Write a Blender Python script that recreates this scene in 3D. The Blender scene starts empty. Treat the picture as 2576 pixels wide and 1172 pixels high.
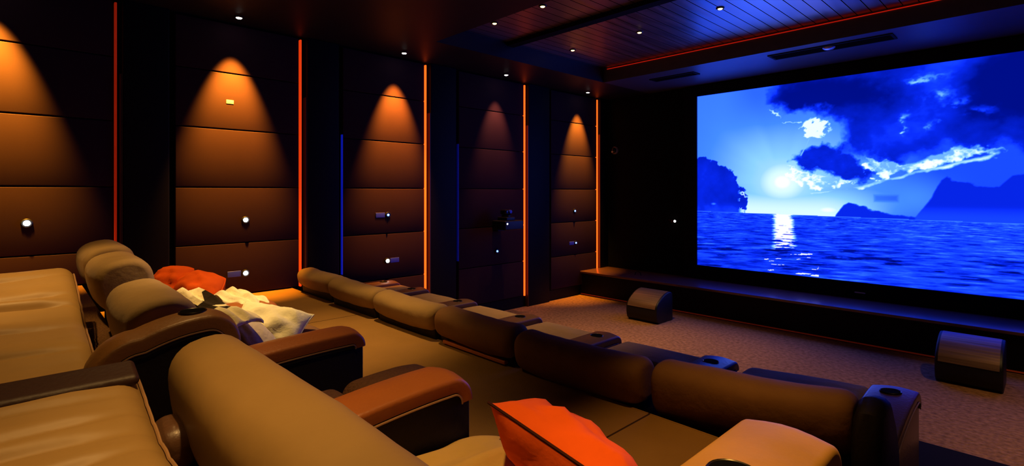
import bpy, bmesh, math, random
import numpy as np
from mathutils import Vector, Matrix, noise as mnoise

scene = bpy.context.scene
C = scene.collection
R = math.radians
random.seed(7)

# ------------------------------------------------------------------ camera
cam_data = bpy.data.cameras.new('camera')
cam = bpy.data.objects.new('camera', cam_data)
C.objects.link(cam)
cam.location = (0, 0, 2.15)
cam.rotation_euler = (R(90), 0, R(46.3))
cam_data.sensor_width = 36
cam_data.lens = 1300 / 2576 * 36
cam_data.shift_y = -103 / 2576
cam_data.clip_start = 0.02
scene.camera = cam

# ------------------------------------------------------------------ world / exposure
w = bpy.data.worlds.new('room_dark')
scene.world = w
w.use_nodes = True
w.node_tree.nodes['Background'].inputs[0].default_value = (0.002, 0.002, 0.004, 1)
w.node_tree.nodes['Background'].inputs[1].default_value = 1
vs = scene.view_settings
vs.view_transform = 'Standard'
vs.look = 'None'
vs.exposure = 0.0
vs.gamma = 1.0
vs.use_curve_mapping = False

AMBER = (1.0, 0.56, 0.17)
SCREEN_POWER = 1.0


def spot(name, loc, power, size, blend=0.6, col=AMBER, radius=0.03, target=None, parent=None):
    l = bpy.data.lights.new(name, 'SPOT')
    l.energy = power
    l.spot_size = R(size)
    l.spot_blend = blend
    l.color = col
    l.shadow_soft_size = radius
    o = bpy.data.objects.new(name, l)
    C.objects.link(o)
    if parent:
        o.parent = parent
    o.location = loc
    if target is not None:
        base = Vector(loc) + (parent.location if parent else Vector())
        o.rotation_euler = (Vector(target) - base).to_track_quat('-Z', 'Y').to_euler()
    return o


# recessed lamps over the seats, in the rear soffit above and behind the frame
spot('seat_lamp', (-4.25, 2.2, 4.17), 360, 46, 1.0, AMBER, 0.06, (-4.25, 2.05, 0.9))
spot('seat_lamp', (-5.7, 2.45, 4.17), 130, 32, 1.0, AMBER, 0.06, (-5.75, 2.5, 1.1))
spot('seat_lamp', (-3.8, 0.75, 4.17), 210, 76, 1.0, AMBER, 0.06, (-3.8, 0.75, 1.3))
spot('seat_lamp', (-3.3, 1.1, 4.17), 260, 32, 1.0, (1.0, 0.66, 0.3), 0.05, (-3.6, 1.0, 1.4))
spot('seat_lamp', (-1.45, 0.5, 4.17), 250, 54, 1.0, AMBER, 0.06, (-1.45, 0.7, 1.3))
spot('seat_lamp', (-4.7, -0.55, 4.17), 240, 34, 1.0, AMBER, 0.04, (-4.6, -0.15, 1.5))
spot('seat_lamp', (-1.7, -0.75, 4.17), 65, 50, 1.0, AMBER, 0.06, (-1.8, -0.35, 1.3))
spot('seat_lamp', (-0.35, 1.35, 4.17), 260, 36, 1.0, (1.0, 0.52, 0.10), 0.06, (-0.45, 1.35, 1.4))
spot('seat_lamp', (-0.9, 2.0, 4.17), 170, 34, 1.0, (1.0, 0.48, 0.10), 0.06, (-1.0, 2.35, 0.9))
spot('seat_lamp', (-3.6, 3.95, 4.17), 170, 48, 1.0, AMBER, 0.06, (-3.5, 3.95, 0.9))
spot('seat_lamp', (0.9, 4.3, 4.40), 170, 70, 1.0, AMBER, 0.06, (0.9, 4.9, 0.0))
spot('seat_lamp', (0.7, 6.4, 4.40), 190, 70, 1.0, AMBER, 0.06, (0.7, 6.5, 0.0))


# ------------------------------------------------------------------ materials
def mat(name, col, rough=0.6, spec=0.4, metal=0.0, emit=None, estr=1.0, noise_amt=0.0, nscale=8.0,
        bump=0.0, bscale=60.0, stretch=(1, 1, 1), sheen=0.0, coat=0.0):
    m = bpy.data.materials.new(name)
    m.use_nodes = True
    nt = m.node_tree
    b = nt.nodes['Principled BSDF']
    b.inputs['Base Color'].default_value = (*col, 1)
    b.inputs['Roughness'].default_value = rough
    b.inputs['Specular IOR Level'].default_value = spec
    b.inputs['Metallic'].default_value = metal
    b.inputs['Sheen Weight'].default_value = sheen
    b.inputs['Coat Weight'].default_value = coat
    if emit:
        b.inputs['Emission Color'].default_value = (*emit, 1)
        b.inputs['Emission Strength'].default_value = estr
    tc = nt.nodes.new('ShaderNodeTexCoord')
    mp = nt.nodes.new('ShaderNodeMapping')
    mp.inputs['Scale'].default_value = stretch
    nt.links.new(tc.outputs['Object'], mp.inputs['Vector'])
    if noise_amt > 0:
        n = nt.nodes.new('ShaderNodeTexNoise')
        n.inputs['Scale'].default_value = nscale
        n.inputs['Detail'].default_value = 6
        nt.links.new(mp.outputs[0], n.inputs['Vector'])
        mix = nt.nodes.new('ShaderNodeMix')
        mix.data_type = 'RGBA'
        mix.inputs[6].default_value = (*[c * (1 - noise_amt) for c in col], 1)
        mix.inputs[7].default_value = (*[min(1, c * (1 + noise_amt)) for c in col], 1)
        nt.links.new(n.outputs['Fac'], mix.inputs[0])
        nt.links.new(mix.outputs[2], b.inputs['Base Color'])
    if bump > 0:
        n2 = nt.nodes.new('ShaderNodeTexNoise')
        n2.inputs['Scale'].default_value = bscale
        n2.inputs['Detail'].default_value = 4
        nt.links.new(mp.outputs[0], n2.inputs['Vector'])
        bp = nt.nodes.new('ShaderNodeBump')
        bp.inputs['Strength'].default_value = bump
        bp.inputs['Distance'].default_value = 0.02
        nt.links.new(n2.outputs['Fac'], bp.inputs['Height'])
        nt.links.new(bp.outputs[0], b.inputs['Normal'])
    return m


M = {}
M['black_wall'] = mat('black_fabric_wall', (0.006, 0.006, 0.007), 0.9, 0.1, noise_amt=0.3)
M['soffit'] = mat('soffit_lit_paint', (0.075, 0.072, 0.08), 0.4, 0.4, noise_amt=0.2)  # soffit colour lightened so that blue screen light shows on it
M['soffit_unlit'] = mat('soffit_unlit_paint', (0.010, 0.010, 0.013), 0.5, 0.3, noise_amt=0.2)  # same soffit, darkened in colour to stand for less light
M['panel'] = mat('panel_fabric', (0.034, 0.0135, 0.019), 0.85, 0.15, noise_amt=0.12, nscale=3, bump=0.05, bscale=200)
M['pilaster'] = mat('pilaster_paint', (0.003, 0.003, 0.003), 0.6, 0.2)
M['bronze'] = mat('bronze_trim', (0.10, 0.045, 0.02), 0.4, 0.5, 0.6)
M['orange_glint'] = mat('orange_glint_bar', (0.55, 0.16, 0.04), 0.5, 0.5, 0.0)  # orange of reflected light given as a base colour
M['suede'] = mat('tan_suede', (0.33, 0.215, 0.088), 0.8, 0.2, noise_amt=0.18, nscale=6, bump=0.25, bscale=14, sheen=0.05)
M['suede_brown'] = mat('brown_suede', (0.23, 0.115, 0.045), 0.75, 0.25, noise_amt=0.2, nscale=6, bump=0.25, bscale=14)
M['seat_brown'] = mat('seat_weave', (0.10, 0.045, 0.025), 0.8, 0.2, noise_amt=0.5, nscale=70, bump=0.5, bscale=90)
M['tan_leather'] = mat('tan_leather', (0.36, 0.22, 0.075), 0.48, 0.4, noise_amt=0.15, nscale=4, bump=0.12, bscale=9)
M['arm_leather'] = mat('cognac_leather', (0.38, 0.115, 0.022), 0.42, 0.5, noise_amt=0.15, nscale=5, bump=0.1, bscale=60)
M['arm_brown'] = mat('brown_leather', (0.13, 0.062, 0.034), 0.36, 0.6, noise_amt=0.15, nscale=5, bump=0.1, bscale=60)
M['arm_tan'] = mat('amber_leather', (0.30, 0.135, 0.035), 0.42, 0.5, noise_amt=0.15, nscale=5, bump=0.1, bscale=60)
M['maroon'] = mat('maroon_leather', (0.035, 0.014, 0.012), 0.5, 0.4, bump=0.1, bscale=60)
M['honey'] = mat('honey_leather', (0.46, 0.24, 0.03), 0.55, 0.2, noise_amt=0.25, nscale=5, bump=0.12, bscale=12)
M['gold_throw'] = mat('gold_throw', (0.62, 0.40, 0.11), 0.8, 0.2, noise_amt=0.15, nscale=6, bump=0.25, bscale=14)
M['dark_leather'] = mat('dark_leather', (0.010, 0.007, 0.008), 0.6, 0.25, bump=0.1, bscale=80)
M['piping'] = mat('piping', (0.35, 0.2, 0.1), 0.4, 0.5)
M['cup'] = mat('cup_well', (0.004, 0.004, 0.004), 0.95, 0.03)
M['cup_rim'] = mat('cup_rim', (0.03, 0.022, 0.018), 0.3, 0.6, 0.5)
M['carpet_front'] = mat('front_carpet', (0.34, 0.175, 0.085), 0.95, 0.1, noise_amt=0.95, nscale=22, bump=1.0, bscale=26)
M['carpet_mid'] = mat('platform_carpet', (0.30, 0.17, 0.055), 0.92, 0.1, noise_amt=0.12, nscale=5, bump=0.25, bscale=90)
M['carpet_rear'] = mat('rear_carpet', (0.22, 0.11, 0.045), 0.95, 0.1, noise_amt=0.7, nscale=60, bump=0.9, bscale=70)
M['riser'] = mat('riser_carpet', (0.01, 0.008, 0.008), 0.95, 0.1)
M['stage_top'] = mat('stage_lacquer', (0.18, 0.08, 0.065), 0.28, 1.0, noise_amt=0.3, nscale=5)
M['stage_front'] = mat('stage_front', (0.006, 0.005, 0.005), 0.6, 0.2)
M['orange'] = mat('orange_cotton', (0.85, 0.115, 0.008), 0.85, 0.15, noise_amt=0.1, nscale=10, bump=0.3, bscale=12)
M['seam_dark'] = mat('dark_seam', (0.05, 0.012, 0.006), 0.8, 0.1)
M['cream'] = mat('cream_wool', (0.88, 0.80, 0.50), 0.9, 0.1, noise_amt=0.15, nscale=12, bump=0.4, bscale=20)
M['screen_frame'] = mat('screen_frame', (0.006, 0.006, 0.008), 0.8, 0.15)
M['badge'] = mat('badge_metal', (0.9, 0.82, 0.66), 0.3, 0.8, 0.0)
M['black_metal'] = mat('black_metal', (0.012, 0.012, 0.014), 0.45, 0.5, 0.3)
M['grey_metal'] = mat('grey_metal', (0.5, 0.5, 0.52), 0.25, 0.6, 0.5)
M['glass_dark'] = mat('dark_glass', (0.01, 0.01, 0.015), 0.08, 0.6)
M['white_led'] = mat('white_led', (1, 1, 1), 0.5, emit=(1, 0.95, 0.88), estr=14)
M['amber_led'] = mat('amber_led', (1, 0.8, 0.4), 0.5, emit=(1, 0.62, 0.18), estr=7)
M['blue_led'] = mat('blue_led', (0.2, 0.3, 1), 0.5, emit=(0.12, 0.22, 1), estr=5)
M['blue_reflection'] = mat('blue_reflection', (0.05, 0.08, 0.9), 0.4, 0.5)  # blue screen reflection put into the base colour
M['orange_led'] = mat('orange_led', (1, 0.2, 0.02), 0.5, emit=(1, 0.085, 0.006), estr=2.4)
M['orange_led_dim'] = mat('orange_led_dim', (1, 0.2, 0.02), 0.5, emit=(1, 0.055, 0.004), estr=0.75)
M['red_led_dim'] = mat('red_led_dim', (1, 0.1, 0.02), 0.5, emit=(1, 0.035, 0.004), estr=0.16)
M['red_led'] = mat('red_led', (1, 0.05, 0.02), 0.5, emit=(1, 0.02, 0.006), estr=0.35)
M['floor_led'] = mat('floor_led', (1, 0.2, 0.05), 0.5, emit=(1, 0.07, 0.01), estr=0.018)
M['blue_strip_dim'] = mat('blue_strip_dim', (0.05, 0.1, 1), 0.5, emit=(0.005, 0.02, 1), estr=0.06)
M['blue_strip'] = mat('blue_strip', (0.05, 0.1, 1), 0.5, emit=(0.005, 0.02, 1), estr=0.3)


def wood_ceiling():
    m = bpy.data.materials.new('dark_plank_ceiling')
    m.use_nodes = True
    nt = m.node_tree
    L = nt.links.new
    b = nt.nodes['Principled BSDF']
    tc = nt.nodes.new('ShaderNodeTexCoord')
    mp = nt.nodes.new('ShaderNodeMapping')
    mp.inputs['Scale'].default_value = (1, 0.06, 1)
    L(tc.outputs['Object'], mp.inputs['Vector'])
    n = nt.nodes.new('ShaderNodeTexNoise')
    n.inputs['Scale'].default_value = 16
    n.inputs['Detail'].default_value = 8
    L(mp.outputs[0], n.inputs['Vector'])
    cr = nt.nodes.new('ShaderNodeValToRGB')
    cr.color_ramp.elements[0].color = (0.012, 0.007, 0.006, 1)
    cr.color_ramp.elements[0].position = 0.3
    cr.color_ramp.elements[1].color = (0.11, 0.045, 0.03, 1)
    cr.color_ramp.elements[1].position = 0.8
    L(n.outputs['Fac'], cr.inputs[0])
    # plank joints
    sep = nt.nodes.new('ShaderNodeSeparateXYZ')
    L(tc.outputs['Object'], sep.inputs[0])
    def mth(op, a, bb=None):
        x = nt.nodes.new('ShaderNodeMath'); x.operation = op
        for i, v in enumerate((a, bb)):
            if v is None: continue
            if isinstance(v, (int, float)): x.inputs[i].default_value = v
            else: L(v, x.inputs[i])
        return x.outputs[0]
    fx = mth('FRACT', mth('MULTIPLY', sep.outputs[0], 1 / 0.16))
    gap = mth('GREATER_THAN', fx, 0.07)
    mix = nt.nodes.new('ShaderNodeMix'); mix.data_type = 'RGBA'
    mix.inputs[6].default_value = (0.002, 0.001, 0.001, 1)
    L(gap, mix.inputs[0]); L(cr.outputs[0], mix.inputs[7])
    L(mix.outputs[2], b.inputs['Base Color'])
    rr = nt.nodes.new('ShaderNodeMapRange')
    rr.inputs[3].default_value = 0.22
    rr.inputs[4].default_value = 0.5
    L(n.outputs['Fac'], rr.inputs[0])
    L(rr.outputs[0], b.inputs['Roughness'])
    spc = mth('MULTIPLY', gap, 1.0)
    L(spc, b.inputs['Specular IOR Level'])
    h = mth('ADD', mth('MULTIPLY', gap, 1.0), mth('MULTIPLY', n.outputs['Fac'], 0.35))
    bp = nt.nodes.new('ShaderNodeBump')
    bp.inputs['Strength'].default_value = 0.35
    bp.inputs['Distance'].default_value = 0.01
    L(h, bp.inputs['Height'])
    L(bp.outputs[0], b.inputs['Normal'])
    b.inputs['IOR'].default_value = 2.7
    return m


def seamed_carpet(m, seams):
    nt = m.node_tree
    L = nt.links.new
    b = nt.nodes['Principled BSDF']
    src = b.inputs['Base Color'].links[0].from_socket
    tc = nt.nodes.new('ShaderNodeTexCoord')
    sep = nt.nodes.new('ShaderNodeSeparateXYZ')
    L(tc.outputs['Object'], sep.inputs[0])
    last = src
    for x in seams:
        c = nt.nodes.new('ShaderNodeMath'); c.operation = 'COMPARE'
        c.inputs[1].default_value = x; c.inputs[2].default_value = 0.006
        L(sep.outputs[0], c.inputs[0])
        mix = nt.nodes.new('ShaderNodeMix'); mix.data_type = 'RGBA'
        mix.inputs[7].default_value = (0.05, 0.025, 0.01, 1)
        L(c.outputs[0], mix.inputs[0]); L(last, mix.inputs[6])
        last = mix.outputs[2]
    L(last, b.inputs['Base Color'])


seamed_carpet(M['carpet_mid'], (-4.9, -1.57))


def patched(name, a, bcol, scale, thr):
    m = mat(name, a, 0.9, 0.1, bump=0.4, bscale=25)
    nt = m.node_tree
    b = nt.nodes['Principled BSDF']
    tc = nt.nodes.new('ShaderNodeTexCoord')
    v = nt.nodes.new('ShaderNodeTexVoronoi')
    v.inputs['Scale'].default_value = scale
    nt.links.new(tc.outputs['Object'], v.inputs['Vector'])
    sep = nt.nodes.new('ShaderNodeSeparateColor')
    nt.links.new(v.outputs['Color'], sep.inputs[0])
    g = nt.nodes.new('ShaderNodeMath'); g.operation = 'GREATER_THAN'
    g.inputs[1].default_value = thr
    nt.links.new(sep.outputs[0], g.inputs[0])
    mix = nt.nodes.new('ShaderNodeMix'); mix.data_type = 'RGBA'
    mix.inputs[6].default_value = (*a, 1)
    mix.inputs[7].default_value = (*bcol, 1)
    nt.links.new(g.outputs[0], mix.inputs[0])
    nt.links.new(mix.outputs[2], b.inputs['Base Color'])
    return m


def striped_metal():
    m = mat('brushed_bronze', (0.16, 0.10, 0.085), 0.30, 0.8, 0.35)
    nt = m.node_tree
    b = nt.nodes['Principled BSDF']
    tc = nt.nodes.new('ShaderNodeTexCoord')
    mp = nt.nodes.new('ShaderNodeMapping')
    mp.inputs['Scale'].default_value = (1, 30, 30)
    nt.links.new(tc.outputs['Object'], mp.inputs['Vector'])
    n = nt.nodes.new('ShaderNodeTexNoise')
    n.inputs['Scale'].default_value = 1.2
    n.inputs['Detail'].default_value = 5
    nt.links.new(mp.outputs[0], n.inputs['Vector'])
    mix = nt.nodes.new('ShaderNodeMix'); mix.data_type = 'RGBA'
    mix.inputs[6].default_value = (0.03, 0.02, 0.02, 1)
    mix.inputs[7].default_value = (0.50, 0.30, 0.19, 1)
    nt.links.new(n.outputs['Fac'], mix.inputs[0])
    nt.links.new(mix.outputs[2], b.inputs['Base Color'])
    bp = nt.nodes.new('ShaderNodeBump')
    bp.inputs['Strength'].default_value = 0.4
    bp.inputs['Distance'].default_value = 0.01
    nt.links.new(n.outputs['Fac'], bp.inputs['Height'])
    nt.links.new(bp.outputs[0], b.inputs['Normal'])
    return m


M['wood'] = wood_ceiling()
M['brushed'] = striped_metal()
M['patch'] = patched('black_and_white_throw', (0.66, 0.56, 0.42), (0.012, 0.01, 0.01), 8, 0.88)
M['cream_patch'] = patched('cream_throw_black_marks', (0.88, 0.79, 0.48), (0.03, 0.02, 0.012), 8, 0.86)


# ------------------------------------------------------------------ mesh helpers
class MB:
    def __init__(self):
        self.v = []
        self.f = []

    def add(self, vs, fs):
        o = len(self.v)
        self.v += [tuple(p) for p in vs]
        self.f += [tuple(i + o for i in f) for f in fs]
        return self

    def box(self, x0, x1, y0, y1, z0, z1):
        vs = [(x, y, z) for z in (z0, z1) for y in (y0, y1) for x in (x0, x1)]
        return self.add(vs, [(0, 2, 3, 1), (4, 5, 7, 6), (0, 1, 5, 4), (2, 6, 7, 3), (0, 4, 6, 2), (1, 3, 7, 5)])

    def bbox(self, x0, x1, y0, y1, z0, z1, r=0.01, n=3):
        """rounded box"""
        c = Vector(((x0 + x1) / 2, (y0 + y1) / 2, (z0 + z1) / 2))
        return self.rbox((x1 - x0, y1 - y0, z1 - z0), r, n, lambda p: p + c, 1)

    def rbox(self, size, r, n=5, fn=None, inner=6):
        """rounded box centred at the origin; fn deforms each point"""
        h = [s / 2 for s in size]
        r = min(r, min(h) * 0.999)
        bm = bmesh.new()
        axes = []
        for i in range(3):
            edge = [h[i] - r + r * math.tan(math.pi / 4 * k / n) for k in range(n + 1)]
            mid = [-(h[i] - r) + 2 * (h[i] - r) * k / inner for k in range(1, inner)]
            axes.append([-e for e in reversed(edge)] + mid + edge)
        vid = {}

        def vert(p):
            k = tuple(round(c, 6) for c in p)
            if k not in vid:
                core = Vector([max(-(h[i] - r), min(h[i] - r, p[i])) for i in range(3)])
                d = Vector(p) - core
                if d.length > 1e-9:
                    d = d.normalized() * r
                q = core + d
                vid[k] = len(self.v)
                q = fn(q) if fn else q
                self.v.append((q.x, q.y, q.z))
            return vid[k]
        for ax in range(3):
            a, b = [(1, 2), (2, 0), (0, 1)][ax]
            for sgn in (-1, 1):
                A, B = axes[a], axes[b]
                for i in range(len(A) - 1):
                    for j in range(len(B) - 1):
                        q = []
                        for (ii, jj) in ((i, j), (i + 1, j), (i + 1, j + 1), (i, j + 1)):
                            p = [0, 0, 0]
                            p[ax] = sgn * h[ax]
                            p[a] = A[ii]
                            p[b] = B[jj]
                            q.append(vert(p))
                        q = list(dict.fromkeys(q))
                        if len(q) < 3:
                            continue
                        self.f.append(tuple(q if sgn > 0 else reversed(q)))
        bm.free()
        return self

    def prism(self, prof, x0, x1, bev=0.0):
        """extrude a (y, z) polygon along x; bev rounds the rim of both ends"""
        n = len(prof)
        cy = sum(p[0] for p in prof) / n
        cz = sum(p[1] for p in prof) / n
        rings = []
        if bev > 0:
            for k in (0, 1, 2, 3):
                t = math.pi / 2 * k / 3
                rings.append((x0 + bev * (1 - math.sin(t)), bev * (1 - math.cos(t))))
            rings = [(x0 + bev * (1 - math.cos(math.pi / 2 * (1 - 0))) if 0 else x, i) for x, i in rings]
            ring_l = [(x0 + bev * (1 - math.cos(math.pi / 2 * k / 3)), bev * (1 - math.sin(math.pi / 2 * k / 3))) for k in range(4)]
            ring_r = [(x1 - (x - x0), i) for x, i in reversed(ring_l)]
            rings = ring_l + ring_r
        else:
            rings = [(x0, 0), (x1, 0)]

        def inset(p, d):
            v = Vector((p[0] - cy, p[1] - cz))
            L = v.length
            if L < 1e-6:
                return p
            v *= max(0, (L - d)) / L
            return (cy + v.x, cz + v.y)
        o = len(self.v)
        for x, d in rings:
            for p in prof:
                q = inset(p, d)
                self.v.append((x, q[0], q[1]))
        m = len(rings)
        for k in range(m - 1):
            for i in range(n):
                j = (i + 1) % n
                self.f.append((o + k * n + i, o + k * n + j, o + (k + 1) * n + j, o + (k + 1) * n + i))
        self.f.append(tuple(o + i for i in reversed(range(n))))
        self.f.append(tuple(o + (m - 1) * n + i for i in range(n)))
        return self

    def tube(self, pts, r, n=8, closed=False):
        pts = [Vector(p) for p in pts]
        o = len(self.v)
        m = len(pts)
        for i, p in enumerate(pts):
            a = pts[(i - 1) % m] if (closed or i > 0) else p
            b = pts[(i + 1) % m] if (closed or i < m - 1) else p
            t = (b - a).normalized()
            u = t.cross(Vector((0.13, 0.21, 1)))
            if u.length < 1e-3:
                u = t.cross(Vector((1, 0, 0)))
            u.normalize()
            v = t.cross(u)
            for k in range(n):
                an = 2 * math.pi * k / n
                self.v.append(tuple(p + (u * math.cos(an) + v * math.sin(an)) * r))
        for i in range(m if closed else m - 1):
            i2 = (i + 1) % m
            for k in range(n):
                k2 = (k + 1) % n
                self.f.append((o + i * n + k, o + i2 * n + k, o + i2 * n + k2, o + i * n + k2))
        if not closed:
            self.f.append(tuple(o + k for k in range(n)))
            self.f.append(tuple(o + (m - 1) * n + k for k in reversed(range(n))))
        return self

    def lathe(self, prof, n=24, fn=None):
        """(r, z) profile round the z axis"""
        o = len(self.v)
        for r, z in prof:
            for k in range(n):
                a = 2 * math.pi * k / n
                p = Vector((r * math.cos(a), r * math.sin(a), z))
                p = fn(p) if fn else p
                self.v.append(tuple(p))
        for i in range(len(prof) - 1):
            for k in range(n):
                k2 = (k + 1) % n
                self.f.append((o + i * n + k, o + i * n + k2, o + (i + 1) * n + k2, o + (i + 1) * n + k))
        self.f.append(tuple(o + k for k in reversed(range(n))))
        self.f.append(tuple(o + (len(prof) - 1) * n + k for k in range(n)))
        return self

    def build(self, name, material, parent=None, off=None, smooth=True, angle=40):
        me = bpy.data.meshes.new(name)
        vs = self.v
        if off is not None:
            vs = [(x - off[0], y - off[1], z - off[2]) for x, y, z in vs]
        me.from_pydata(vs, [], self.f)
        bm = bmesh.new()
        bm.from_mesh(me)
        bmesh.ops.recalc_face_normals(bm, faces=bm.faces)
        bm.to_mesh(me)
        bm.free()
        me.materials.append(material)
        if smooth:
            me.polygons.foreach_set('use_smooth', [True] * len(me.polygons))
            me.set_sharp_from_angle(angle=R(angle))
        o = bpy.data.objects.new(name, me)
        C.objects.link(o)
        if parent:
            o.parent = parent
        elif off is not None:
            o.location = off
        return o


def thing(name, label, cat, loc=(0, 0, 0), rz=0, group=None):
    o = bpy.data.objects.new(name, None)
    o.empty_display_size = 0.1
    C.objects.link(o)
    o.location = loc
    o.rotation_euler = (0, 0, rz)
    o['label'] = label
    o['category'] = cat
    if group:
        o['group'] = group
    return o


def tag(o, label, cat, group=None):
    o['label'] = label
    o['category'] = cat
    if group:
        o['group'] = group
    return o


def struct(name, mb, m, **k):
    o = mb.build(name, m, **k)
    o['kind'] = 'structure'
    return o


def nz(x, y, z=0.0):
    return mnoise.noise(Vector((x, y, z)))


# ------------------------------------------------------------------ room shell
XL, XR, YS, YB = -6.9, 3.3, 9.45, -3.0
ZC, ZS = 4.45, 4.19
Z1, Z2, Z3 = 0.30, 0.90, 1.20
struct('floor', MB().box(XL, XR, YB, YS, -0.1, 0.0), M['carpet_front'])
struct('wall_left', MB().box(XL - 0.1, XL, YB, YS, -0.1, 4.6), M['black_wall'])
struct('wall_front', MB().box(XL - 0.1, XR + 0.1, YS, YS + 0.1, -0.1, 4.6), M['black_wall'])
struct('wall_right', MB().box(XR, XR + 0.1, YB, YS, -0.1, 4.6), M['black_wall'])
struct('wall_back', MB().box(XL - 0.1, XR + 0.1, YB - 0.1, YB, -0.1, 4.6), M['black_wall'])
struct('ceiling', MB().box(-5.78, 2.2, 4.1, 7.89, ZC, ZC + 0.15), M['wood'])
# soffit ring round the plank tray
struct('trim_1', MB().box(XL, -5.78, YB, YS, ZS, ZC + 0.15), M['soffit_unlit'])
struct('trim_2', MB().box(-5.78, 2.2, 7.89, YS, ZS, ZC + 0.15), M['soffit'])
struct('trim_3', MB().box(-5.78, 2.2, YB, 4.1, ZS, ZC + 0.15), M['soffit_unlit'])
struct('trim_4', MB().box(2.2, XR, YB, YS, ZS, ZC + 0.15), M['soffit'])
struct('trim_5', MB().box(-5.78, 2.2, 5.42, 5.56, ZC - 0.06, ZC), M['black_wall'])
# platforms
ROW1_EDGE = 4.85
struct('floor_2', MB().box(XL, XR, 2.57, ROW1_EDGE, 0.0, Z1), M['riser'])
struct('floor_3', MB().box(XL, XR, 0.47, 2.57, 0.0, Z2), M['carpet_mid'])
struct('floor_4', MB().box(XL, XR, YB, 0.47, 0.0, Z3), M['carpet_rear'])
struct('trim_6', MB().tube([(XL, 2.572, Z2 - 0.004), (XR, 2.572, Z2 - 0.004)], 0.008), M['carpet_mid'])
# skirting along the left wall and under the stage
struct('baseboard_left', MB().box(XL, XL + 0.035, 2.58, 8.5, 0.0, 0.20), M['pilaster'])

# stage below the screen
st = thing('stage_shelf', 'long low dark lacquered shelf running below the screen', 'shelf', (-2.0, 8.95, 0))
MB().box(XL + 0.04, XR - 0.02, 8.56, YS - 0.005, 0.0, 0.46).build('cabinet_front', M['stage_front'], st, (-2.0, 8.95, 0))
MB().bbox(XL + 0.01, XR - 0.01, 8.50, YS - 0.002, 0.46, 0.50, 0.008).build('shelf_top', M['stage_top'], st, (-2.0, 8.95, 0))
MB().box(XL + 0.04, XR - 0.02, 8.548, 8.558, 0.012, 0.03).build('light_strip', M['floor_led'], st, (-2.0, 8.95, 0))

# ------------------------------------------------------------------ screen
SX0, SX1, SZ0, SZ1 = -4.70, 1.03, 0.757, 3.975
SYF = 9.40


def vnoise(x, y, seed=0):
    rng = np.random.RandomState(seed)
    g = rng.rand(256, 256)
    xi = np.floor(x).astype(int); yi = np.floor(y).astype(int)
    fx = x - xi; fy = y - yi
    fx = fx * fx * (3 - 2 * fx); fy = fy * fy * (3 - 2 * fy)
    a = g[yi % 256, xi % 256]; b = g[yi % 256, (xi + 1) % 256]
    c = g[(yi + 1) % 256, xi % 256]; d = g[(yi + 1) % 256, (xi + 1) % 256]
    return (a * (1 - fx) + b * fx) * (1 - fy) + (c * (1 - fx) + d * fx) * fy


def fbm(x, y, seed=0, oct=5):
    s = 0; a = 0.5; t = 0
    for k in range(oct):
        s = s + a * vnoise(x * 2 ** k + 7.3 * k, y * 2 ** k + 3.1 * k, seed + k)
        t += a; a *= 0.5
    return s / t


def poly_sd(px, py, poly):
    """signed distance, positive inside"""
    d = np.full(px.shape, 1e9)
    ins = np.zeros(px.shape, bool)
    n = len(poly)
    for i in range(n):
        ax, ay = poly[i]; bx, by = poly[(i + 1) % n]
        ex, ey = bx - ax, by - ay
        wx, wy = px - ax, py - ay
        t = np.clip((wx * ex + wy * ey) / (ex * ex + ey * ey + 1e-12), 0, 1)
        d = np.minimum(d, np.hypot(wx - t * ex, wy - t * ey))
        cond = ((ay > py) != (by > py)) & (px < (bx - ax) * (py - ay) / (by - ay + 1e-12) + ax)
        ins ^= cond
    return np.where(ins, d, -d)


def line_d(px, py, pts):
    d = np.full(px.shape, 1e9)
    for i in range(len(pts) - 1):
        ax, ay = pts[i]; bx, by = pts[i + 1]
        ex, ey = bx - ax, by - ay
        wx, wy = px - ax, py - ay
        t = np.clip((wx * ex + wy * ey) / (ex * ex + ey * ey), 0, 1)
        d = np.minimum(d, np.hypot(wx - t * ex, wy - t * ey))
    return d


def sstep(a, b, x):
    t = np.clip((x - a) / (b - a), 0, 1)
    return t * t * (3 - 2 * t)


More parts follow.
